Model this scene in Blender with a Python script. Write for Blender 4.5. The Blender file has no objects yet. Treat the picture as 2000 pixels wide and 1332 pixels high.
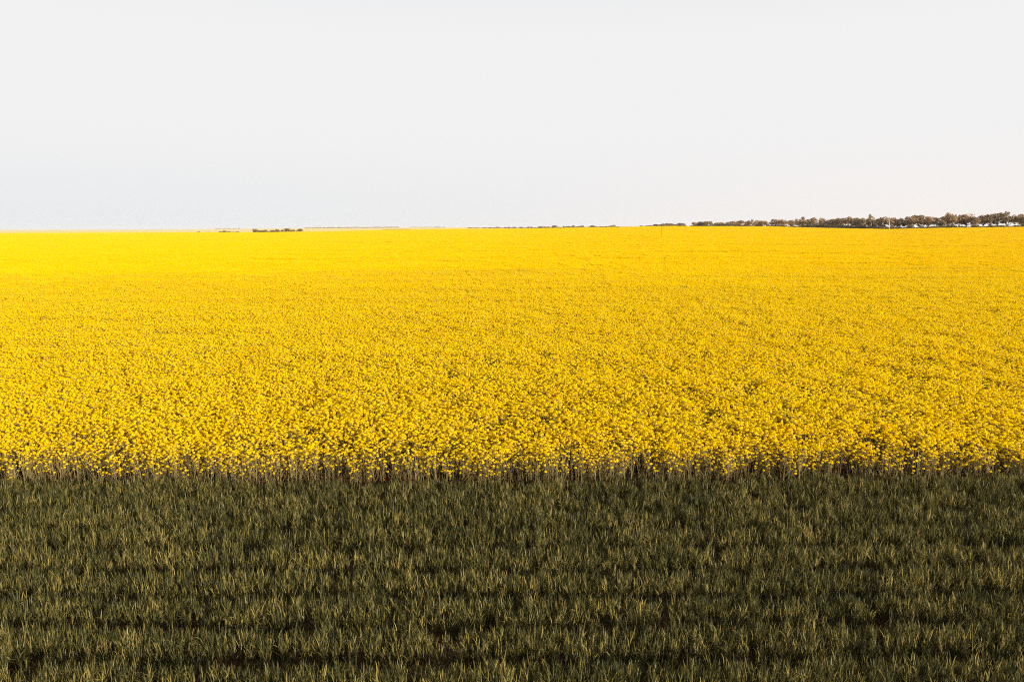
import bpy, math, random
import numpy as np
from mathutils import Vector

rng = np.random.default_rng(11)
random.seed(11)
scene = bpy.context.scene
C = scene.collection

# ------------------------------------------------------------------ camera
FPX, W0, H0 = 1570.0, 2000.0, 1332.0          # focal length in photo pixels
HORIZON = 447.0
PITCH = math.atan((H0 / 2 - HORIZON) / FPX)
CAM_H = 6.6
cam_data = bpy.data.cameras.new('camera')
cam_data.sensor_width = 36.0
cam_data.lens = 36.0 * FPX / W0
cam_data.clip_start = 0.1
cam_data.clip_end = 20000
cam = bpy.data.objects.new('camera', cam_data)
cam.location = (0, 0, CAM_H)
cam.rotation_euler = (math.pi / 2 - PITCH, 0, 0)
C.objects.link(cam)
scene.camera = cam

# ------------------------------------------------------------------ sky and sun
SUN_EL, SUN_AZ = math.radians(13), math.radians(137)   # azimuth clockwise from +Y
sdir = Vector((math.sin(SUN_AZ) * math.cos(SUN_EL), math.cos(SUN_AZ) * math.cos(SUN_EL), math.sin(SUN_EL)))

world = bpy.data.worlds.new('World')
scene.world = world
world.use_nodes = True
nt = world.node_tree
nt.nodes.clear()
def wn(t, **kw):
    n = nt.nodes.new(t)
    for k, v in kw.items(): setattr(n, k, v)
    return n
sky = wn('ShaderNodeTexSky', sky_type='NISHITA', sun_disc=False, sun_elevation=SUN_EL, sun_rotation=SUN_AZ,
         air_density=1.0, dust_density=2.5, ozone_density=1.0, altitude=200)
# pale milky air: the sky's own colour, thinned out by a bright layer of haze near the horizon
geo = wn('ShaderNodeTexCoord')
sep = wn('ShaderNodeSeparateXYZ')
nt.links.new(geo.outputs['Generated'], sep.inputs[0])
def wmath(op, a, b=None, c=None, clamp=False):
    n = wn('ShaderNodeMath', operation=op, use_clamp=clamp)
    for i, v in enumerate((a, b, c)):
        if v is None: continue
        if isinstance(v, (int, float)): n.inputs[i].default_value = v
        else: nt.links.new(v, n.inputs[i])
    return n.outputs[0]
def wmix(f, a, b):
    n = wn('ShaderNodeMix', data_type='RGBA')
    for i, v in ((0, f), (6, a), (7, b)):
        if isinstance(v, tuple): n.inputs[i].default_value = v
        elif isinstance(v, (int, float)): n.inputs[i].default_value = v
        else: nt.links.new(v, n.inputs[i])
    return n.outputs[2]
elev = sep.outputs['Z']
# towards-the-sun factor in azimuth (0 away from it, 1 towards it)
toward = wmath('MULTIPLY_ADD', wmath('ADD', wmath('MULTIPLY', sep.outputs['X'], sdir.x), wmath('MULTIPLY', sep.outputs['Y'], sdir.y)), 0.5, 0.5, clamp=True)
low = wmix(wmath('MULTIPLY', toward, 3.0, clamp=True), (0.78, 0.815, 0.845, 1), (0.93, 0.87, 0.84, 1))      # just above the horizon
high = (0.888, 0.884, 0.884, 1)
milk = wmix(wmath('SMOOTH_MIN', wmath('DIVIDE', wmath('MAXIMUM', elev, 0.0), 0.105), 1.0, 0.3), low, high)
SKY_STRENGTH = 0.10
EXPOSURE = 0.84
nis = wn('ShaderNodeVectorMath', operation='SCALE')
nt.links.new(sky.outputs[0], nis.inputs[0]); nis.inputs[3].default_value = 1.0
milk_s = wn('ShaderNodeVectorMath', operation='SCALE')
nt.links.new(milk, milk_s.inputs[0]); milk_s.inputs[3].default_value = 1.0 / SKY_STRENGTH / 2 ** EXPOSURE
fac = wmath('SUBTRACT', 1.0, wmath('SMOOTH_MIN', wmath('MULTIPLY', wmath('MAXIMUM', wmath('SUBTRACT', elev, 0.22), 0.0), 1.6), 0.75, 0.15))
mixed = wmix(fac, nis.outputs[0], milk_s.outputs[0])
bg = wn('ShaderNodeBackground')
bg.inputs[1].default_value = SKY_STRENGTH
nt.links.new(mixed, bg.inputs[0])
wo = wn('ShaderNodeOutputWorld')
nt.links.new(bg.outputs[0], wo.inputs[0])

sun_data = bpy.data.lights.new('sun', 'SUN')
sun_data.energy = 4.7
sun_data.angle = math.radians(0.6)
sun_data.color = (1.0, 0.895, 0.69)
sun = bpy.data.objects.new('sun', sun_data)
sun.rotation_euler = sdir.to_track_quat('Z', 'Y').to_euler()
sun.location = (60, -20, 40)
C.objects.link(sun)

scene.view_settings.view_transform = 'Standard'
scene.view_settings.look = 'None'
scene.view_settings.exposure = EXPOSURE
scene.view_settings.gamma = 1.0
scene.view_settings.use_curve_mapping = False
scene.render.engine = 'CYCLES'
cy = scene.cycles
cy.max_bounces = 7; cy.diffuse_bounces = 4; cy.transmission_bounces = 4; cy.glossy_bounces = 2
cy.use_denoising = False
cy.denoiser = 'OPENIMAGEDENOISE'
cy.denoising_input_passes = 'RGB_ALBEDO_NORMAL'
cy.denoising_prefilter = 'ACCURATE'
cy.pixel_filter_type = 'BLACKMAN_HARRIS'
cy.filter_width = 1.05

# ------------------------------------------------------------------ helpers
def tag(o, label=None, cat=None, group=None, kind=None):
    if label: o['label'] = label
    if cat: o['category'] = cat
    if group: o['group'] = group
    if kind: o['kind'] = kind
    return o

class MB:
    """collects vertices / faces / material indices"""
    def __init__(s): s.v, s.f, s.m = [], [], []
    def add(s, verts, faces, mi=0):
        o = len(s.v)
        s.v += [tuple(p) for p in verts]
        s.f += [tuple(i + o for i in f) for f in faces]
        s.m += [mi] * len(faces)
    def tube(s, p0, p1, r0, r1, n=3, mi=0, cap=False):
        p0, p1 = Vector(p0), Vector(p1)
        d = (p1 - p0).normalized()
        a = d.orthogonal().normalized(); b = d.cross(a)
        vs = []
        for p, r in ((p0, r0), (p1, r1)):
            for k in range(n):
                t = 2 * math.pi * k / n
                vs.append(p + a * math.cos(t) * r + b * math.sin(t) * r)
        fs = [(k, (k + 1) % n, n + (k + 1) % n, n + k) for k in range(n)]
        if cap: fs += [tuple(range(n - 1, -1, -1)), tuple(range(n, 2 * n))]
        s.add(vs, fs, mi)
    def mesh(s, name, mats):
        me = bpy.data.meshes.new(name)
        me.from_pydata(s.v, [], s.f)
        for m in mats: me.materials.append(m)
        if len(mats) > 1: me.polygons.foreach_set('material_index', s.m)
        me.update()
        return me

def obj(name, me, parent=None, link=True):
    o = bpy.data.objects.new(name, me)
    if link: C.objects.link(o)
    if parent: o.parent = parent
    return o

def quad(mb, c, n, size, mi=0, spin=None, aspect=1.0):
    n = n.normalized()
    a = n.orthogonal().normalized(); b = n.cross(a)
    t = random.random() * 6.283 if spin is None else spin
    e, f = a * math.cos(t) + b * math.sin(t), b * math.cos(t) - a * math.sin(t)
    e, f = e * size * 0.5, f * size * 0.5 * aspect
    mb.add([c - e - f * .6, c + e * .5 - f, c + e + f * .5, c - e * .4 + f], [(0, 1, 2, 3)], mi)

def rvec():
    while True:
        v = Vector((random.uniform(-1, 1), random.uniform(-1, 1), random.uniform(-1, 1)))
        if 0.05 < v.length < 1: return v.normalized()

# value noise on numpy arrays
def vnoise(x, y, seed):
    r = np.random.default_rng(seed)
    T = r.random((256, 256))
    xi, yi = np.floor(x).astype(int), np.floor(y).astype(int)
    fx, fy = x - xi, y - yi
    fx, fy = fx * fx * (3 - 2 * fx), fy * fy * (3 - 2 * fy)
    g = lambda i, j: T[i % 256, j % 256]
    return (g(xi, yi) * (1 - fx) + g(xi + 1, yi) * fx) * (1 - fy) + (g(xi, yi + 1) * (1 - fx) + g(xi + 1, yi + 1) * fx) * fy

# ------------------------------------------------------------------ the lie of the land
CANOPY = 1.28
EDGE_PX = np.array([-900, 0, 380, 500, 640, 760, 900, 1000, 1100, 1200, 1300, 1400, 1500, 1600, 1680, 1740, 1820, 1920, 2000, 2900.])
EDGE_ROW = np.array([457, 455.5, 454, 453.8, 452, 449.3, 447.2, 446.8, 445.2, 443.6, 441.8, 441.6, 442.2, 445, 447, 447.5, 445.5, 444, 442.8, 440])
EDGE_D = np.array([760, 720, 690, 670, 650, 630, 600, 580, 560, 530, 500, 485, 470, 450, 440, 432, 420, 410, 400, 360.])
FAR_PX = np.array([-900, 0, 400, 600, 800, 900, 1000, 1200, 1340, 1500, 1700, 2900.])
FAR_ROW = np.array([450, 449.5, 448, 446, 444.6, 444.4, 445, 442.6, 443, 445, 448, 447])
D_FAR = 5000.0
def row_angle(row): return np.arctan((H0 / 2 - row) / FPX) - PITCH
U_E, U_F = (EDGE_PX - 1000) / FPX, (FAR_PX - 1000) / FPX
def edge_d(u): return np.interp(u, U_E, EDGE_D)
def ground(x, y):
    x, y = np.asarray(x, float), np.asarray(y, float)
    u = x / np.maximum(y, 60.0) / math.cos(PITCH)
    De = edge_d(u)
    ae = np.tan(row_angle(np.interp(u, U_E, EDGE_ROW)))
    Ze = CAM_H + De * ae - CANOPY
    t = np.clip((y - 45) / (De - 45), 0, 1)
    near = Ze * t ** 1.25
    af = np.tan(row_angle(np.interp(u, U_F, FAR_ROW)))
    ge = (Ze - CAM_H) / De                       # tangent to the bare ground at the edge
    s = np.clip((1 - De / np.maximum(y, De)) / (1 - De / D_FAR), 0, 1)
    far = CAM_H + y * (ge + (af - ge) * s)
    return np.where(y < De, near, far)
def at(px, D):
    """ground point seen in photo column px at forward distance D"""
    u = (px - 1000) / FPX
    x = u * D * math.cos(PITCH)
    for _ in range(3):
        z = float(ground(x, D))
        x = u * (D * math.cos(PITCH) - (z - CAM_H) * math.sin(PITCH))
    return x, D, float(ground(x, D))
def z_of_row(row, D): return CAM_H + D * math.tan(float(row_angle(row)))

# ------------------------------------------------------------------ materials
def mat(name):
    m = bpy.data.materials.new(name); m.use_nodes = True
    m.node_tree.nodes.clear()
    return m, m.node_tree
def N(t, ty, **kw):
    n = t.nodes.new(ty)
    for k, v in kw.items(): setattr(n, k, v)
    return n
def ramp(t, src, stops):
    r = N(t, 'ShaderNodeValToRGB')
    el = r.color_ramp.elements
    while len(el) < len(stops): el.new(0.5)
    for e, (p, c) in zip(el, stops):
        e.position = p; e.color = (*c, 1)
    t.links.new(src, r.inputs[0])
    return r.outputs[0]

def leaf_mat(name, stops, trans=0.35, rough=0.6, gloss=0.0, patchy=1.6, plant=0.45, blade=0.3, scale=None):
    """thin leaf: diffuse + translucent, colour differs from plant to plant"""
    m, t = mat(name)
    info = N(t, 'ShaderNodeObjectInfo')
    src = info.outputs['Random']
    if scale:
        g = N(t, 'ShaderNodeNewGeometry')
        nz = N(t, 'ShaderNodeTexNoise'); nz.inputs['Scale'].default_value = scale; nz.inputs['Detail'].default_value = 2
        t.links.new(g.outputs['Position'], nz.inputs['Vector'])
        ri = N(t, 'ShaderNodeMath', operation='MULTIPLY_ADD'); ri.inputs[1].default_value = plant
        t.links.new(info.outputs['Random'], ri.inputs[0])
        mm = N(t, 'ShaderNodeMath', operation='MULTIPLY_ADD'); mm.inputs[1].default_value = patchy; mm.inputs[2].default_value = 0.28 - 0.5 * patchy
        t.links.new(nz.outputs['Fac'], mm.inputs[0]); t.links.new(mm.outputs[0], ri.inputs[2])
        isl = N(t, 'ShaderNodeMath', operation='MULTIPLY_ADD', use_clamp=True); isl.inputs[1].default_value = blade
        t.links.new(g.outputs['Random Per Island'], isl.inputs[0]); t.links.new(ri.outputs[0], isl.inputs[2])
        src = isl.outputs[0]
    col = ramp(t, src, stops)
    d = N(t, 'ShaderNodeBsdfDiffuse'); t.links.new(col, d.inputs[0])
    tr = N(t, 'ShaderNodeBsdfTranslucent'); t.links.new(col, tr.inputs[0])
    mx = N(t, 'ShaderNodeMixShader'); mx.inputs[0].default_value = trans
    t.links.new(d.outputs[0], mx.inputs[1]); t.links.new(tr.outputs[0], mx.inputs[2])
    out = mx.outputs[0]
    if gloss:
        gl = N(t, 'ShaderNodeBsdfGlossy'); gl.inputs['Roughness'].default_value = rough
        gl.inputs[0].default_value = (1, 1, 1, 1)
        m2 = N(t, 'ShaderNodeMixShader'); m2.inputs[0].default_value = gloss
        t.links.new(out, m2.inputs[1]); t.links.new(gl.outputs[0], m2.inputs[2]); out = m2.outputs[0]
    o = N(t, 'ShaderNodeOutputMaterial'); t.links.new(out, o.inputs[0])
    return m

M_petal = leaf_mat('petal', [(0.0, (0.90, 0.63, 0.001)), (0.5, (0.93, 0.685, 0.002)), (1.0, (0.93, 0.715, 0.010))], 0.56, scale=0.6)
M_petal_old = leaf_mat('pale_petal', [(0.0, (0.88, 0.62, 0.02)), (1.0, (0.90, 0.67, 0.07))], 0.45)
M_bud = leaf_mat('bud', [(0, (0.28, 0.22, 0.02)), (1, (0.36, 0.27, 0.03))], 0.2)
M_cstem = leaf_mat('canola_stem', [(0, (0.12, 0.09, 0.038)), (1, (0.24, 0.19, 0.09))], 0.1)
M_cleaf = leaf_mat('canola_leaf', [(0, (0.07, 0.065, 0.03)), (0.7, (0.13, 0.11, 0.04)), (0.85, (0.24, 0.11, 0.03)), (1, (0.38, 0.15, 0.03))], 0.3)
M_wheat = leaf_mat('wheat_leaf', [(0.0, (0.019, 0.026, 0.014)), (0.4, (0.037, 0.042, 0.017)), (0.72, (0.110, 0.098, 0.030)), (1.0, (0.33, 0.26, 0.085))], 0.25, rough=0.5, gloss=0.005, patchy=0.5, plant=0.22, blade=0.56, scale=0.9)
M_crown = leaf_mat('tree_leaf', [(0, (0.24, 0.17, 0.11)), (0.5, (0.33, 0.23, 0.14)), (1, (0.42, 0.28, 0.15))], 0.45, scale=0.12)
M_shrub = leaf_mat('shrub_leaf', [(0, (0.08, 0.07, 0.042)), (0.6, (0.14, 0.115, 0.062)), (1, (0.22, 0.17, 0.08))], 0.2, scale=0.12)
M_bark = leaf_mat('bark', [(0, (0.12, 0.09, 0.07)), (1, (0.24, 0.19, 0.15))], 0.0)

def solid(name, c1, c2, scale, rough=0.8):
    m, t = mat(name)
    g = N(t, 'ShaderNodeTexCoord')
    nz = N(t, 'ShaderNodeTexNoise'); nz.inputs['Scale'].default_value = scale; nz.inputs['Detail'].default_value = 6
    t.links.new(g.outputs['Object'], nz.inputs['Vector'])
    col = ramp(t, nz.outputs['Fac'], [(0.35, c1), (0.65, c2)])
    p = N(t, 'ShaderNodeBsdfPrincipled'); p.inputs['Roughness'].default_value = rough
    t.links.new(col, p.inputs['Base Color'])
    o = N(t, 'ShaderNodeOutputMaterial'); t.links.new(p.outputs[0], o.inputs[0])
    return m
M_pole = solid('weathered_wood', (0.40, 0.31, 0.22), (0.52, 0.41, 0.30), 3.0)
M_post = solid('dark_steel', (0.07, 0.05, 0.035), (0.11, 0.08, 0.05), 4.0, 0.6)
M_ins = solid('porcelain', (0.5, 0.45, 0.4), (0.6, 0.55, 0.5), 4.0, 0.3)
M_plough = solid('ploughed_soil', (0.30, 0.18, 0.06), (0.40, 0.25, 0.09), 0.05)

# the ground: red soil in the fields, pale stubble and far canola beyond them
M_ground, t = mat('ground')
g = N(t, 'ShaderNodeNewGeometry')
far_a = N(t, 'ShaderNodeAttribute', attribute_name='far')
n1 = N(t, 'ShaderNodeTexNoise'); n1.inputs['Scale'].default_value = 2.2; n1.inputs['Detail'].default_value = 8
t.links.new(g.outputs['Position'], n1.inputs['Vector'])
soil = ramp(t, n1.outputs['Fac'], [(0.3, (0.05, 0.022, 0.010)), (0.55, (0.11, 0.045, 0.018)), (0.75, (0.20, 0.085, 0.03))])
mp = N(t, 'ShaderNodeMapping'); mp.inputs['Scale'].default_value = (0.0018, 0.0032, 0.0)
t.links.new(g.outputs['Position'], mp.inputs[0])
n2 = N(t, 'ShaderNodeTexNoise'); n2.inputs['Scale'].default_value = 1.0; n2.inputs['Detail'].default_value = 3
t.links.new(mp.outputs[0], n2.inputs['Vector'])
paddock = ramp(t, n2.outputs['Fac'], [(0.32, (0.86, 0.66, 0.24)), (0.45, (0.88, 0.72, 0.36)), (0.55, (0.90, 0.70, 0.20)), (0.68, (0.84, 0.70, 0.36))])
mx = N(t, 'ShaderNodeMix', data_type='RGBA')
t.links.new(far_a.outputs['Fac'], mx.inputs[0]); t.links.new(soil, mx.inputs[6]); t.links.new(paddock, mx.inputs[7])
p = N(t, 'ShaderNodeBsdfPrincipled'); p.inputs['Roughness'].default_value = 0.95; p.inputs['Specular IOR Level'].default_value = 0.1
t.links.new(mx.outputs[2], p.inputs['Base Color'])
bp = N(t, 'ShaderNodeBump'); bp.inputs['Strength'].default_value = 0.5; bp.inputs['Distance'].default_value = 0.05
t.links.new(n1.outputs['Fac'], bp.inputs['Height']); t.links.new(bp.outputs[0], p.inputs['Normal'])
o = N(t, 'ShaderNodeOutputMaterial'); t.links.new(p.outputs[0], o.inputs[0])

# ------------------------------------------------------------------ ground sheet
nx, ny = 321, 300
k = np.linspace(-1, 1, nx)
gx = 6500 * np.sinh(4.6 * k) / math.sinh(4.6)
gy = np.concatenate([np.linspace(-400, 40, 40), 40 + (6500 - 40) * (np.expm1(4.8 * np.linspace(0, 1, ny - 40 + 1)[1:]) / math.expm1(4.8))])
X, Y = np.meshgrid(gx, gy)
Zg = ground(X, Y)
Uu = X / np.maximum(Y, 60) / math.cos(PITCH)
farmask = np.clip((Y - edge_d(Uu)) / 6.0, 0, 1)
vid = np.arange(nx * ny).reshape(ny, nx)
faces = np.stack([vid[:-1, :-1], vid[:-1, 1:], vid[1:, 1:], vid[1:, :-1]], -1).reshape(-1, 4)
me = bpy.data.meshes.new('ground')
me.from_pydata(np.stack([X, Y, Zg], -1).reshape(-1, 3).tolist(), [], faces.tolist())
fa = me.attributes.new('far', 'FLOAT', 'POINT'); fa.data.foreach_set('value', farmask.ravel().astype(np.float32))
me.materials.append(M_ground)
me.polygons.foreach_set('use_smooth', [True] * len(me.polygons))
tag(obj('ground', me), 'red soil plain under the crops rising to pale far paddocks', kind='structure')

# bare strips between the far paddocks
def strip(px0, px1, D0, D1, mats):
    vs, fs, n = [], [], 14
    for i in range(n + 1):
        px = px0 + (px1 - px0) * i / n
        taper = math.sin(math.pi * (0.06 + 0.88 * i / n)) ** 0.6
        mid = (D0 + D1) / 2
        for D in (mid + (D0 - mid) * taper, mid + (D1 - mid) * taper):
            x, y, z = at(px, D)
            vs.append((x, y, z + 0.35))
    for i in range(n): fs.append((2 * i, 2 * i + 2, 2 * i + 3, 2 * i + 1))
    m_ = bpy.data.meshes.new('bare_strip'); m_.from_pydata(vs, [], fs); m_.materials.append(mats)
    return obj('bare_strip', m_)
tag(strip(822, 866, 800, 1000, M_plough), 'brown bare strip of soil beyond the flowering field', kind='structure')
tag(strip(748, 802, 860, 1150, M_plough), 'faint bare strip of soil beyond the flowering field', kind='structure')

# ------------------------------------------------------------------ scattering (stuff only)
def scatter(name, pts, idx, rot, scl, sources, label):
    col = bpy.data.collections.new(name + '_kinds')
    for i, me_ in enumerate(sources):
        col.objects.link(bpy.data.objects.new('%s_kind_%02d' % (name, i), me_))
    me_ = bpy.data.meshes.new(name)
    n = len(pts)
    me_.vertices.add(n)
    me_.vertices.foreach_set('co', np.ascontiguousarray(pts, np.float32).ravel())
    a = me_.attributes.new('which', 'INT', 'POINT'); a.data.foreach_set('value', np.ascontiguousarray(idx, np.int32))
    a = me_.attributes.new('turn', 'FLOAT_VECTOR', 'POINT'); a.data.foreach_set('vector', np.ascontiguousarray(rot, np.float32).ravel())
    a = me_.attributes.new('size', 'FLOAT_VECTOR', 'POINT'); a.data.foreach_set('vector', np.ascontiguousarray(scl, np.float32).ravel())
    me_.update()
    o_ = obj(name, me_)
    ng = bpy.data.node_groups.new(name, 'GeometryNodeTree')
    ng.interface.new_socket('Geometry', in_out='INPUT', socket_type='NodeSocketGeometry')
    ng.interface.new_socket('Geometry', in_out='OUTPUT', socket_type='NodeSocketGeometry')
    gi, go = ng.nodes.new('NodeGroupInput'), ng.nodes.new('NodeGroupOutput')
    ci = ng.nodes.new('GeometryNodeCollectionInfo')
    ci.inputs['Collection'].default_value = col
    ci.inputs['Separate Children'].default_value = True
    ci.inputs['Reset Children'].default_value = True
    ip = ng.nodes.new('GeometryNodeInstanceOnPoints')
    ip.inputs['Pick Instance'].default_value = True
    def na(nm, ty):
        q = ng.nodes.new('GeometryNodeInputNamedAttribute'); q.data_type = ty; q.inputs[0].default_value = nm
        return q.outputs[0]
    er = ng.nodes.new('FunctionNodeEulerToRotation')
    L = ng.links.new
    L(na('turn', 'FLOAT_VECTOR'), er.inputs[0])
    L(gi.outputs[0], ip.inputs['Points']); L(ci.outputs[0], ip.inputs['Instance'])
    L(na('which', 'INT'), ip.inputs['Instance Index']); L(er.outputs[0], ip.inputs['Rotation'])
    L(na('size', 'FLOAT_VECTOR'), ip.inputs['Scale'])
    L(ip.outputs[0], go.inputs[0])
    md = o_.modifiers.new('scatter', 'NODES'); md.node_group = ng
    tag(o_, label, kind='stuff')
    return o_

# ------------------------------------------------------------------ canola plants
def head_into(mb, c, r, n=15, mp=1, mbud=2):
    """a dome of small four-petalled flowers round a knot of buds"""
    c = Vector(c)
    for i in range(n):
        ph = i * 2.39996
        th = math.acos(1 - 1.25 * (i + 0.5) / n)
        d = Vector((math.sin(th) * math.cos(ph), math.sin(th) * math.sin(ph), math.cos(th) * 1.05))
        q = c + d * r * random.uniform(0.72, 1.08)
        quad(mb, q, (d + rvec() * 0.45), r * random.uniform(0.75, 1.0), mp)
    for i in range(3):
        d = (Vector((0, 0, 1.0)) + rvec() * 0.5).normalized()
        quad(mb, c + d * r * 0.9, d, r * 0.3, mbud)

def canola_plan(seed):
    """branch ends and radii of one plant"""
    r = random.Random(seed)
    H = r.uniform(1.12, 1.28)
    lean = (r.uniform(-.06, .06), r.uniform(-.06, .06))
    heads = [((lean[0], lean[1], H), r.uniform(0.031, 0.041), 0.5 * H)]
    for i in range(r.choice((6, 7, 7, 8, 9))):
        ph = r.uniform(0, 6.283) ; rad = r.uniform(0.07, 0.20)
        z = H * r.uniform(0.72, 0.99) if r.random() < .80 else H * r.uniform(0.50, 0.72)
        heads.append(((lean[0] * .7 + rad * math.cos(ph), lean[1] * .7 + rad * math.sin(ph), z), r.uniform(0.022, 0.035), z * r.uniform(0.4, 0.7)))
    return H, lean, heads

def canola_stem_into(mb, plan, mi=0, ml=3, seed=0):
    r = random.Random(seed + 500)
    H, lean, heads = plan
    mb.tube((0, 0, -0.03), (lean[0] * .6, lean[1] * .6, H * .6), 0.009, 0.006, 3, mi)
    mb.tube((lean[0] * .6, lean[1] * .6, H * .6), (lean[0], lean[1], H), 0.006, 0.004, 3, mi)
    for (c, rr, z0) in heads[1:]:
        f = z0 / H
        mb.tube((lean[0] * f, lean[1] * f, z0), (c[0] * .85, c[1] * .85, z0 + (c[2] - z0) * .55), 0.0055, 0.004, 3, mi)
        mb.tube((c[0] * .85, c[1] * .85, z0 + (c[2] - z0) * .55), c, 0.004, 0.003, 3, mi)
        # seed pods under the flowers
        for k in range(3):
            d = Vector((r.uniform(-1, 1), r.uniform(-1, 1), 0.7)).normalized()
            p0 = Vector(c) - Vector((0, 0, rr + 0.02 + 0.03 * k))
            mb.add([p0, p0 + d * 0.05 + Vector((.004, 0, 0)), p0 + d * 0.05 + Vector((0, 0, .008))], [(0, 1, 2)], mi)
    for k in range(7):
        z = r.uniform(0.12, 0.7) * H; ph = r.uniform(0, 6.283); L = r.uniform(.08, .17) * (1.2 - z)
        d = Vector((math.cos(ph), math.sin(ph), r.uniform(-.3, .6))).normalized(); s = Vector((-math.sin(ph), math.cos(ph), 0)) * L * .22
        p0 = Vector((lean[0] * z, lean[1] * z, z))
        mb.add([p0, p0 + d * L * .5 + s, p0 + d * L, p0 + d * L * .5 - s], [(0, 1, 2, 3)], ml)

plans = [canola_plan(s) for s in range(14)]
canola_kinds = []
for i, pl in enumerate(plans):
    mb = MB()
    canola_stem_into(mb, pl, 0, 3, i)
    for (c, r_, z0) in pl[2]: head_into(mb, c, r_, random.choice((12, 13, 14)), 1 if random.random() < .9 else 4, 2)
    canola_kinds.append(mb.mesh('canola_kind', [M_cstem, M_petal, M_bud, M_cleaf, M_petal_old]))

def y_front(x):
    x = np.asarray(x, float)
    return 19.42 + 0.030 * np.maximum(x, 0) + 0.012 * np.maximum(-x - 9, 0) + 0.6 * (vnoise(x * .45 + 31, x * 0 + 3.3, 5) - .5) + 0.5 * (vnoise(x * 1.7 + 9, x * 0 + 8.3, 6) - .5)

def canola_height(x, y):
    """slow rise and fall of the stand, thin drill-row streaks"""
    a = vnoise(x * .9, y * .9, 21) - .5
    b = vnoise(x * .035, y * .55, 22) - .5
    c = vnoise(x * .03, y * .16, 23) - .5
    return 1.0 + 0.10 * a + 0.12 * b + 0.07 * c

NEAR_END = 74.0
MARG = 0.70
def field_points(y0, y1, dens):
    xm = MARG * y1 + 3
    n = int(2 * xm * (y1 - y0) * dens)
    x = rng.uniform(-xm, xm, n); y = rng.uniform(y0, y1, n)
    k_ = np.abs(x) < MARG * y + 3
    return x[k_], y[k_]
x, y = field_points(19.0, NEAR_END + 30, 90)
row_y = np.round(y / 0.30) * 0.30 + rng.normal(0, 0.055, len(y))      # drill rows
y = row_y
keep = (y > y_front(x) + 0.30) & (rng.random(len(x)) < np.clip(0.90 + 0.10 * (y - 20) / 30, 0, 1)) & (rng.random(len(x)) < (NEAR_END + 30 - y) / 30)
gap = vnoise(x * 1.3 + 50, y * 1.3, 31)
keep &= ~((gap < 0.20) & (rng.random(len(x)) < 0.75))                 # thin spots
keep &= ~((y < y_front(x) + 0.85) & (vnoise(x * 1.5, x * 0 + .5, 41) < 0.21))
keep &= ~((y < y_front(x) + 1.2) & (vnoise(x * 2.2, y * 2.2, 33) < 0.30))
x, y = x[keep], y[keep]
n = len(x)
h = canola_height(x, y) * rng.normal(1, 0.05, n)
h *= np.clip(0.86 + 0.14 * (y - y_front(x)) / 1.5, 0.8, 1.0)
w = rng.uniform(0.85, 1.2, n)
print('near canola plants', n)
scatter('canola_crop', np.stack([x, y, ground(x, y)], 1), rng.integers(0, len(canola_kinds), n),
        np.stack([rng.normal(0, .07, n), rng.normal(0, .07, n), rng.uniform(0, 6.283, n)], 1),
        np.stack([w, w, h], 1), canola_kinds, 'dense mass of yellow flowering canola filling the field to the middle distance')

# farther off the same crop stands as square patches of flower heads
def patch(size, heads_m2, seed):
    r = np.random.default_rng(seed)
    n_ = int(size * size * heads_m2)
    px_, py_ = r.uniform(-size / 2, size / 2, n_), r.uniform(-size / 2, size / 2, n_)
    bump = vnoise(px_ * .9 + 40, py_ * .9 + 40, seed + 60) - .5
    pz_ = 1.13 + 0.09 * bump + r.normal(0, .05, n_) - 0.25 * (r.random(n_) < .2) * r.random(n_)
    rad = r.uniform(.030, .056, n_)
    base = np.array([(1, 0, -.25), (-.5, .87, -.25), (-.5, -.87, -.25), (0, 0, .75), (.5, .5, .45), (-.6, .1, .5)])
    tri = np.array([(0, 1, 4), (1, 5, 3), (4, 1, 3), (1, 2, 5), (2, 0, 3), (0, 4, 3), (5, 2, 3)])
    an = r.uniform(0, 6.283, n_); ca, sa = np.cos(an), np.sin(an)
    bx, by, bz = base.T
    jit = r.normal(0, .18, (n_, 6, 3))
    VX = px_[:, None] + rad[:, None] * (ca[:, None] * bx - sa[:, None] * by + jit[..., 0])
    VY = py_[:, None] + rad[:, None] * (sa[:, None] * bx + ca[:, None] * by + jit[..., 1])
    VZ = pz_[:, None] + rad[:, None] * (bz + jit[..., 2])
    V = np.stack([VX, VY, VZ], -1).reshape(-1, 3)
    F = (tri[None] + (np.arange(n_) * 6)[:, None, None]).reshape(-1, 3)
    # stems: one thin upright triangle under every third head
    s_ = np.arange(0, n_, 3)
    sv = np.stack([np.stack([px_[s_] - .006, py_[s_], pz_[s_] * 0 + .2], -1), np.stack([px_[s_] + .006, py_[s_] + .004, pz_[s_] * 0 + .2], -1), np.stack([px_[s_], py_[s_], pz_[s_]], -1)], 1).reshape(-1, 3)
    sf = np.arange(len(sv)).reshape(-1, 3) + len(V)
    me_ = bpy.data.meshes.new('canola_patch')
    me_.from_pydata(np.concatenate([V, sv]).tolist(), [], np.concatenate([F, sf]).tolist())
    me_.materials.append(M_petal); me_.materials.append(M_cstem)
    me_.polygons.foreach_set('material_index', np.concatenate([np.zeros(len(F), np.int32), np.ones(len(sf), np.int32)]))
    me_.update()
    return me_
PS = 4.0
patches = [patch(PS + 0.7, 240, 70 + i) for i in range(5)]
ys = np.arange(NEAR_END + 2.5, 760, PS)
P = []
for yy in ys:
    xs = np.arange(-math.ceil((MARG * yy + 4) / PS) * PS, MARG * yy + 4, PS) + rng.uniform(0, PS)
    ok = yy < edge_d(xs / yy / math.cos(PITCH)) - 1
    P.append(np.stack([xs[ok], np.full(ok.sum(), yy)], 1))
P = np.concatenate(P)
P[:, 1] += rng.uniform(-.5, .5, len(P)); P[:, 0] += rng.uniform(-.3, .3, len(P))
n = len(P)
print('patches', n)
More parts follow.
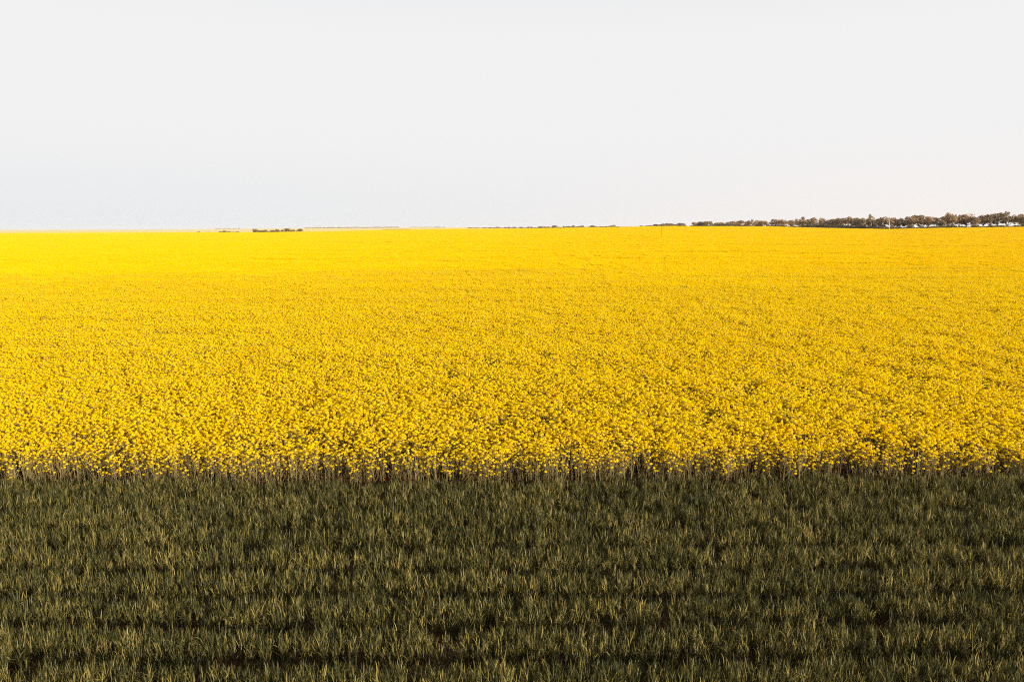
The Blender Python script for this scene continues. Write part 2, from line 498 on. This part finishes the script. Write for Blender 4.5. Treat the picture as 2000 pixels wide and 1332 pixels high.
hz = 1.0 + 0.16 * (vnoise(P[:, 0] * .05, P[:, 1] * .12, 23) - .5) + rng.normal(0, .012, n)
scatter('canola_field', np.stack([P[:, 0], P[:, 1], ground(P[:, 0], P[:, 1])], 1), rng.integers(0, 5, n),
        np.stack([np.zeros(n), np.zeros(n), rng.integers(0, 4, n) * math.pi / 2], 1),
        np.stack([np.full(n, 1.0), np.full(n, 1.0), hz], 1), patches, 'far sheet of yellow flowering canola running up to the skyline')

# the front row: every plant an object of its own
protos = []
for i in range(8):
    pl = plans[i]
    mb = MB(); canola_stem_into(mb, pl, 0, 1, i)
    sm = mb.mesh('stem', [M_cstem, M_cleaf])
    hm = []
    for (c, r_, z0) in pl[2]:
        hb = MB(); head_into(hb, (0, 0, 0), r_, 15, 0, 1)
        hm.append((c, hb.mesh('flower_head', [M_petal if random.random() < .85 else M_petal_old, M_bud])))
    protos.append((sm, hm))
N_FRONT = 300
xs = np.linspace(-13.8, 14.1, 1200) + rng.normal(0, .02, 1200)
xs = xs[vnoise(xs * 1.5, xs * 0 + .5, 41) > 0.21]                     # gaps in the row
xs = xs[np.linspace(0, len(xs) - 1, N_FRONT).astype(int)]
for i, xx in enumerate(xs):
    yy = float(y_front(xx)) + rng.uniform(0.0, 0.28)
    sm, hm = protos[i % 8 if rng.random() < .5 else int(rng.integers(0, 8))]
    root = bpy.data.objects.new('canola_plant', None)
    root.empty_display_size = 0.2
    C.objects.link(root)
    root.location = (xx, yy, float(ground(xx, yy)))
    root.rotation_euler = (rng.normal(0, .08), rng.normal(0, .08), rng.uniform(0, 6.283))
    sc = rng.uniform(.70, 1.02)
    root.scale = (1.0, 1.0, sc)
    tag(root, 'yellow flowering canola plant in the front row, bare grey stems rising behind the dark wheat', 'plant', 'canola plants along the front edge of the yellow field')
    obj('stem', sm, root)
    for c, m_ in hm:
        hd = obj('flower_head', m_, root); hd.location = c

# ------------------------------------------------------------------ wheat
def wheat_tuft(seed):
    r = random.Random(seed)
    mb = MB()
    def blade(p, az, tilt, L, wdt, droop, seg=3):
        d = Vector((math.cos(az) * math.sin(tilt), math.sin(az) * math.sin(tilt), math.cos(tilt)))
        side = Vector((-math.sin(az), math.cos(az), 0))
        tw = r.uniform(-.9, .9)
        side = (side * math.cos(tw) + d.cross(side) * math.sin(tw))
        vs, pos, dd = [], Vector(p), d.copy()
        for k in range(seg + 1):
            ww = wdt * (1.0, 1.0, 0.72, 0.0)[k] if seg == 3 else wdt * (1 - k / seg)
            if k < seg: vs += [pos - side * ww / 2, pos + side * ww / 2]
            else: vs += [pos]
            pos = pos + dd * (L / seg)
            dd = (dd + Vector((math.cos(az) * .6, math.sin(az) * .6, -1)) * droop).normalized()
        fs = [(0, 1, 3, 2), (2, 3, 5, 4), (4, 5, 6)]
        mb.add(vs, fs, 0)
    for s in range(r.choice((5, 6, 7))):
        ph = r.uniform(0, 6.283); rad = r.uniform(0, .05)
        b = Vector((rad * math.cos(ph), rad * math.sin(ph), -.02))
        hh = r.uniform(.30, .43)
        top = b + Vector((r.uniform(-.07, .07), r.uniform(-.07, .07), hh))
        mb.add([b - Vector((.003, 0, 0)), b + Vector((.003, 0.002, 0)), top + Vector((.002, 0, 0)), top - Vector((.002, 0, 0))], [(0, 1, 2, 3)], 0)
        az = r.uniform(0, 6.283)
        for k in range(4):
            f = (0.45, .68, .88, 1.0)[k]
            p = b.lerp(top, f)
            az += math.pi + r.uniform(-.6, .6)
            tilt = (r.uniform(.35, .8), r.uniform(.3, .7), r.uniform(.15, .5), r.uniform(.05, .35))[k]
            blade(p, az, tilt, r.uniform(.12, .20), r.uniform(.010, .016), r.choice((.03, .08, .12, .2, .5)) if k < 3 else r.choice((.02, .05, .1, .3)))
    return mb.mesh('wheat_kind', [M_wheat])
wheat_kinds = [wheat_tuft(s) for s in range(14)]
xm = 19.0
n = int(2 * xm * 15.5 * 118)
x = rng.uniform(-xm, xm, n); y = rng.uniform(6.0, 21.5, n)
wob = 0.25 * (vnoise(x * .12, y * .1, 55) - .5)
y = np.round((y + wob) / 0.30) * 0.30 - wob + rng.normal(0, .06, n)   # drill rows
keep = (y < y_front(x) - 0.02) & (np.abs(x) < 0.75 * y + 4)
wave = np.sin(2 * math.pi * (y + 0.35 * vnoise(x * .08, y * .15, 56) + .12 * vnoise(x * .7, y * .5, 57)) / 1.05)
keep &= ~((wave < -.30) & (rng.random(n) < .68))
band = 0.5 + 0.50 * wave + 0.26 * (vnoise(x * .30, y * 1.2, 51) - .5)
clump = vnoise(x * 1.6, y * 2.0, 52)
keep &= ~((clump < .16) & (rng.random(n) < .5))
keep &= ~((band < .30) & (rng.random(n) < .35))
x, y, band, clump = x[keep], y[keep], band[keep], clump[keep]
n = len(x)
h = (0.75 + 0.56 * (band - .35) + 0.22 * (clump - .35)) * rng.normal(1, .10, n)
h = np.clip(h, .42, 1.3)
w = rng.uniform(.72, .98, n)
print('wheat tufts', n)
scatter('wheat', np.stack([x, y, np.zeros(n)], 1), rng.integers(0, 14, n),
        np.stack([rng.normal(0, .10, n), rng.normal(0, .10, n), rng.uniform(0, 6.283, n)], 1),
        np.stack([w, w, h], 1), wheat_kinds, 'dark olive green wheat crop with golden leaf tips across the foreground')

# ------------------------------------------------------------------ trees on the skyline
def tree_meshes(seed, kind):
    """unit tree: height 1, width 1. open = forked limbs under flat-topped clumps, bushy = leafy to the ground"""
    r = random.Random(seed); random.seed(seed)
    tb, cb = MB(), MB()
    ends = []
    if kind == 'open':
        tops = r.randint(5, 7)
        fork = Vector((r.uniform(-.04, .04), r.uniform(-.04, .04), r.uniform(.16, .28)))
        tb.tube((0, 0, -.04), fork, .034, .027, 6)
        for i in range(tops):
            ph = 6.283 * i / tops + r.uniform(-.5, .5); rad = r.uniform(.14, .40)
            e = Vector((rad * math.cos(ph), rad * math.sin(ph), r.uniform(.50, .80) - .3 * max(0, rad - .28)))
            mid = fork.lerp(e, .5) + Vector((0, 0, -.03)) + rvec() * .03
            tb.tube(fork, mid, .020, .014, 5); tb.tube(mid, e, .014, .006, 4)
            ends.append((e, r.uniform(.17, .25)))
            if r.random() < .7:
                e2 = mid + Vector((math.cos(ph + .9) * .16, math.sin(ph + .9) * .16, r.uniform(.06, .2)))
                tb.tube(mid, e2, .010, .004, 4); ends.append((e2, r.uniform(.12, .18)))
        ends.append((Vector((r.uniform(-.1, .1), r.uniform(-.1, .1), .84)), r.uniform(.13, .18)))
        tb.tube(fork, ends[-1][0], .018, .006, 4)
        nq, sz, fl = 70, .082, .85
    else:
        tb.tube((0, 0, -.04), (0.01, 0, .75), .030, .008, 6)
        for i in range(11):
            ph = r.uniform(0, 6.283); z = r.uniform(.12, .80); rad = r.uniform(.1, .36) * (1.15 - .6 * z)
            e = Vector((rad * math.cos(ph), rad * math.sin(ph), z))
            tb.tube((0, 0, z * .55), e, .012, .005, 4); ends.append((e, r.uniform(.15, .22)))
        nq, sz, fl = 75, .085, .9
    for e, rad in ends:
        for q in range(nq):
            d = rvec()
            rr = rad * r.uniform(.25, 1.0) ** .5 * (1.25 if r.random() < .08 else 1)
            c = e + Vector((d.x * rr, d.y * rr, d.z * rr * fl))
            if c.z < .02: c.z = .02 + r.random() * .05
            quad(cb, c, d * .5 + rvec(), sz * r.uniform(.6, 1.25), 0)
    zt = max(v[2] for v in cb.v)
    hw = max(max(abs(v[0]), abs(v[1])) for v in cb.v)
    for m_ in (tb, cb): m_.v = [(v[0] / (2 * hw), v[1] / (2 * hw), v[2] / zt) for v in m_.v]
    return tb.mesh('trunk', [M_bark]), cb.mesh('crown', [M_crown])
open_kinds = [tree_meshes(100 + i, 'open') for i in range(8)]
bushy_kinds = [tree_meshes(200 + i, 'bushy') for i in range(4)]
count = [0]
def tree(px, row_top, wpx, D, kind, label, group, dark=False):
    x_, y_, z_ = at(px, D)
    Ht = z_of_row(row_top, D) - z_
    Wt = wpx / FPX * D
    tm, cm = (open_kinds if kind == 'open' else bushy_kinds)[count[0] % (8 if kind == 'open' else 4)]
    root = bpy.data.objects.new('tree', None); C.objects.link(root)
    root.location = (x_, y_, z_ - .05)
    root.rotation_euler = (0, 0, random.uniform(0, 6.283))
    root.scale = (Wt * 1.32, Wt * 1.32, Ht * 1.06)
    tag(root, label, 'tree', group)
    obj('trunk', tm, root); obj('crown', cm, root)
    count[0] += 1
    return root
ORD = ['', 'nearest', 'second', 'third', 'fourth', 'fifth', 'sixth', 'seventh', 'eighth', 'ninth', 'tenth', 'eleventh', 'twelfth', 'thirteenth', 'fourteenth', 'fifteenth', 'sixteenth', 'seventeenth', 'eighteenth', 'nineteenth', 'twentieth']
def oth(k_):
    if k_ <= 20: return ORD[k_]
    tens, u_ = divmod(k_, 10)
    nm = {2: 'twenty', 3: 'thirty', 4: 'forty'}[tens]
    one = ['', 'first', 'second', 'third', 'fourth', 'fifth', 'sixth', 'seventh', 'eighth', 'ninth'][u_]
    return nm + '-' + one if u_ else {2: 'twentieth', 3: 'thirtieth', 4: 'fortieth'}[tens]

def belt_d(px): return float(np.interp(px, [1350, 1420, 1480, 1600, 1740, 2030], [760, 690, 630, 520, 460, 415]))
BELT = [(1355, 434.2, 14, 'b'), (1365, 433.2, 16, 'b'), (1375, 432.7, 16, 'b'), (1386, 432.8, 15, 'o'), (1400, 435, 18, 'b'), (1412, 434.5, 16, 'b'), (1424, 433, 15, 'b'),
        (1434, 432, 16, 'o'), (1447, 430.5, 18, 'b'), (1458, 431.2, 16, 'b'), (1470, 429.5, 16, 'o'), (1483, 430.8, 20, 'b'), (1497, 432, 17, 'b'), (1514, 428, 26, 'o'),
        (1530, 429.2, 22, 'b'), (1548, 430, 24, 'o'), (1566, 424.8, 27, 'o'), (1584, 426, 25, 'o'), (1605, 426.5, 20, 'b'), (1610, 429.5, 24, 'o'), (1625, 428, 24, 'o'), (1641, 425.8, 30, 'o'),
        (1656, 424.3, 26, 'o'), (1678, 426, 32, 'b'), (1699, 419.8, 19, 'o'), (1705, 429, 26, 'b'), (1719, 424, 26, 'b'), (1742, 425, 34, 'o'), (1757, 427, 22, 'o'), (1775, 423, 28, 'o'),
        (1797, 420.5, 36, 'o'), (1812, 424, 24, 'o'), (1831, 426, 30, 'o'), (1853, 417, 34, 'o'), (1872, 421, 22, 'o'), (1887, 418.5, 30, 'o'), (1905, 427, 17, 'b'), (1920, 420, 28, 'o'),
        (1934, 419, 24, 'o'), (1948, 417, 26, 'o'), (1965, 414.5, 34, 'o'), (1993, 419, 32, 'o'), (2013, 416.5, 34, 'o')]
POLE_PX = 1736
lefts = sorted([b for b in BELT if b[0] < POLE_PX], key=lambda b: -b[0])
rights = sorted([b for b in BELT if b[0] >= POLE_PX], key=lambda b: b[0])
for side, lst in (('left', lefts), ('right', rights)):
    for i, (px, rt, wp, kd) in enumerate(lst):
        look = 'leafy brown-green tree' if kd == 'b' else 'open-crowned brown tree'
        lab = '%s in the right-hand tree belt, %s to the %s of the pale pole' % (look, oth(i + 1), side)
        if px == 1965: lab = 'tallest open-crowned tree of the right-hand belt, its top lit orange'
        if px == 1905: lab = 'small dark leafy tree low between two taller trees near the right edge'
        if px == 2013: lab = 'open-crowned tree cut by the right edge of the view, at the end of the belt'
        if px == 1355: lab = 'small leafy tree at the left end of the right-hand belt, beside the gap'
        tree(px, rt, wp, belt_d(px) + random.uniform(-5, 8), 'open' if kd == 'o' else 'bushy', lab, 'trees in the long belt at the right')

def clump(rows, D, group, phrase, jit=6):
    for i, (px, rt, wp, kd) in enumerate(rows):
        lab = '%s tree, %s from the left %s' % ('leafy brown' if kd == 'b' else 'open-crowned brown', 'first' if i == 0 else oth(i + 1), phrase)
        tree(px, rt, wp, D + random.uniform(-jit, jit), 'open' if kd == 'o' else 'bushy', lab, group)
clump([(1252, 440.8, 8, 'b'), (1269, 440.3, 15, 'b'), (1283, 437.7, 16, 'b'), (1293, 437, 14, 'b'), (1307, 436.3, 18, 'b'), (1319, 438, 14, 'b'), (1329, 435.8, 18, 'b'), (1337, 436.5, 8, 'b')],
      820, 'trees in the clump left of the gap in the belt', 'in the clump just left of the gap')
clump([(1056, 443.4, 8, 'b'), (1070, 442.8, 11, 'b'), (1083, 440.3, 13, 'o'), (1101, 441.6, 4, 'b'), (1112, 442, 9, 'b'), (1119.5, 440.3, 8, 'b'), (1129, 442, 7, 'b'), (1137, 440.8, 10, 'b'), (1157, 440.6, 11, 'b'), (1171, 442.6, 12, 'b'), (1187, 442, 11, 'b'), (1199, 439.6, 10, 'b')],
      1100, 'small trees along the middle of the skyline', 'in the scattered row right of the middle skyline')
clump([(917, 445, 9, 'b'), (932, 445.2, 6, 'b'), (947, 444.3, 8, 'b'), (957, 444.4, 10, 'b'), (966, 444, 5, 'b'), (972, 443, 7, 'b'), (986, 444, 9, 'b'), (995, 443.4, 9, 'b'), (1004, 443.4, 9, 'b'), (1018, 443.2, 8, 'b'), (1031, 443, 7, 'b'), (1038, 442.9, 6, 'b'), (1046, 444.3, 8, 'b')],
      1500, 'tiny far trees at the middle of the skyline', 'in the far thin row at the middle skyline')
clump([(498.5, 447.3, 11, 'o'), (510, 449.6, 11, 'b'), (519, 449, 10, 'b'), (533, 449.5, 10, 'b'), (542, 447.9, 12, 'b'), (551, 449, 9, 'b'), (560, 446.2, 17, 'b'), (571, 448.8, 10, 'b'), (587, 447, 14, 'b')],
      720, 'trees in the clump on the left skyline', 'in the brown clump on the left skyline')
clump([(386, 452.7, 10, 'b'), (408, 453.2, 5, 'b'), (430, 452.3, 7, 'b'), (439, 450.8, 13, 'b'), (448, 452, 7, 'b'), (457, 452.8, 5, 'b'), (464.5, 452.4, 6, 'b')],
      735, 'low trees on the far left skyline', 'in the low broken row farthest left')

# shrubs standing out at the foot of the belt
def shrub_mesh(seed):
    random.seed(seed); cb, sb = MB(), MB()
    for i in range(5):
        e = Vector((random.uniform(-.28, .28), random.uniform(-.28, .28), random.uniform(.3, .6)))
        sb.tube((0, 0, -.05), e, .03, .012, 4)
        for q in range(60):
            d = rvec(); rr = .3 * random.uniform(.3, 1) ** .5
            c = e + d * rr
            if c.z < .02: c.z = .02
            quad(cb, c, d * .5 + rvec(), random.uniform(.08, .16), 0)
    return sb.mesh('stem', [M_bark]), cb.mesh('foliage', [M_shrub])
shrub_kinds = [shrub_mesh(300 + i) for i in range(4)]
SHRUBS = [(1575, 438.5, 12), (1640, 437.5, 17), (1661, 438.5, 12), (1682, 439, 16), (1704, 438.5, 15), (1752, 441, 14), (1778, 436.5, 18), (1801, 440, 15), (1826, 440.5, 14), (1856, 437, 16), (1880, 440, 13), (1903, 437.5, 17), (1930, 440, 14), (1958, 440, 16), (1985, 438, 15), (1510, 438.5, 12), (1548, 440, 11)]
pl_ = sorted([s for s in SHRUBS if s[0] < POLE_PX], key=lambda s: -s[0]); pr_ = sorted([s for s in SHRUBS if s[0] > POLE_PX])
for side, lst in (('left', pl_), ('right', pr_)):
    for i, (px, rt, wp) in enumerate(lst):
        D = belt_d(px) - 10
        x_, y_, z_ = at(px, D)
        root = bpy.data.objects.new('shrub', None); C.objects.link(root)
        root.location = (x_, y_, z_ - .05); root.rotation_euler = (0, 0, random.uniform(0, 6))
        Wt = wp / FPX * D
        root.scale = (Wt, Wt, max(1.2, z_of_row(rt, D) - z_) * 1.1)
        tag(root, 'low dark shrub under the tree belt, %s to the %s of the pale pole' % (oth(i + 1), side), 'shrub', 'dark shrubs under the tree belt')
        sm, fm = shrub_kinds[(i + len(side)) % 4]
        obj('stem', sm, root); obj('foliage', fm, root)

# scrub and far woods: masses nobody could count
def leaf_mass(name, spec, m_, label, n_per_m=1.0):
    mb = MB()
    for (px0, px1, Dfun, depth, hmin, hmax, qs, dens) in spec:
        n_ = int((px1 - px0) * dens)
        for i in range(n_):
            px = random.uniform(px0, px1); D = Dfun(px) + random.uniform(-depth, depth)
            x_, y_, z_ = at(px, D)
            hn = hmin + (hmax - hmin) * float(vnoise(np.array([x_ * .12]), np.array([y_ * .05]), 77)[0]) ** 1.5
            z = z_ + hn * random.random() ** .7
            quad(mb, Vector((x_, y_, z)), rvec() + Vector((0, 0, .3)), qs * random.uniform(.6, 1.3), 0)
    return tag(obj(name, mb.mesh(name, [m_])), label, kind='stuff')
random.seed(5)
leaf_mass('scrub', [(1347, 2030, lambda p: belt_d(p) - 6, 5, 1.2, 3.9, .6, 26), (1258, 1342, lambda p: 815, 6, 1.3, 3.6, .8, 26), (1050, 1210, lambda p: 1095, 8, .8, 3.4, .9, 16), (494, 576, lambda p: 715, 5, 1.3, 3.2, .7, 26), (380, 467, lambda p: 730, 4, .3, 1.6, .6, 10), (595, 655, lambda p: 760, 5, .2, 1.1, .5, 8)],
          M_shrub, 'low dark scrub running along the foot of the skyline trees')
leaf_mass('distant_woods', [(595, 780, lambda p: 3600, 60, 1.5, 7.5, 2.6, 9), (800, 870, lambda p: 3800, 60, 0.5, 5, 2.6, 6), (420, 470, lambda p: 3700, 60, 1, 6, 2.4, 4), (915, 1050, lambda p: 1500, 20, .5, 2.2, 1.2, 10), (1200, 1260, lambda p: 1400, 20, .3, 1.2, 1.0, 6)],
          M_crown, 'faint grey line of far woods along the horizon')

# ------------------------------------------------------------------ the two poles
def pole_thing(px, D, row_top, r0, r1, mats, label, name, arm):
    x_, y_, z_ = at(px, D)
    Ht = z_of_row(row_top, D) - z_
    root = bpy.data.objects.new(name, None); C.objects.link(root); root.location = (x_, y_, z_)
    tag(root, label, 'pole')
    mb = MB()
    for k_ in range(4): mb.tube((0, 0, -.4 + (Ht + .4) * k_ / 4), (0, 0, -.4 + (Ht + .4) * (k_ + 1) / 4), r0 + (r1 - r0) * k_ / 4, r0 + (r1 - r0) * (k_ + 1) / 4, 10, 0, k_ in (0, 3))
    obj('shaft', mb.mesh('shaft', [mats]), root)
    if arm:
        mb = MB(); mb.tube((-.12, r1 + .05, Ht - .25), (.85, r1 + .05, Ht - .25), .055, .055, 6, 0, True)
        obj('crossarm', mb.mesh('crossarm', [mats]), root)
        im = MB(); im.tube((0, 0, 0), (0, 0, .16), .05, .05, 8, 0, True); im.tube((0, 0, .16), (0, 0, .24), .05, .03, 8, 0, True)
        im = im.mesh('insulator', [M_ins])
        for dx in (.05, .75):
            q = obj('insulator', im, root); q.location = (dx, r1 + .05, Ht - .195)
    else:
        mb = MB(); mb.tube((0, 0, Ht - .002), (0, 0, Ht + .05), r1 * 1.25, r1 * 1.1, 10, 0, True)
        obj('cap', mb.mesh('cap', [mats]), root)
pole_thing(1736, 385, 425.5, .20, .16, M_pole, 'pale weathered wooden pole standing in the yellow field before the tree belt', 'utility_pole', True)
pole_thing(1291.5, 260, 440.5, .055, .045, M_post, 'thin dark post alone in the yellow field below the skyline trees', 'marker_post', False)

# ------------------------------------------------------------------ thin haze in the air
zlo, zhi = float(Zg.min()) - 1.0, max([float(Zg.max()), CAM_H] + [o_.location.z + o_.scale.z for o_ in scene.objects if o_.name.startswith('tree')]) + 2.0
mb = MB()
a_, b_ = (-6600, -500, zlo), (6600, 6600, zhi)
vs = [((a_, b_)[i][0], (a_, b_)[j][1], (a_, b_)[k_][2]) for i in (0, 1) for j in (0, 1) for k_ in (0, 1)]
mb.add(vs, [(0, 1, 3, 2), (4, 6, 7, 5), (0, 4, 5, 1), (2, 3, 7, 6), (0, 2, 6, 4), (1, 5, 7, 3)])
M_haze, t = mat('haze')
pv = N(t, 'ShaderNodeVolumePrincipled')
pv.inputs['Color'].default_value = (0.99, 0.99, 0.99, 1)
pv.inputs['Density'].default_value = 0.00005
pv.inputs['Anisotropy'].default_value = 0.0
o = N(t, 'ShaderNodeOutputMaterial'); t.links.new(pv.outputs[0], o.inputs['Volume'])
tag(obj('haze', mb.mesh('haze', [M_haze])), 'thin pale haze in the air over the fields', kind='stuff')
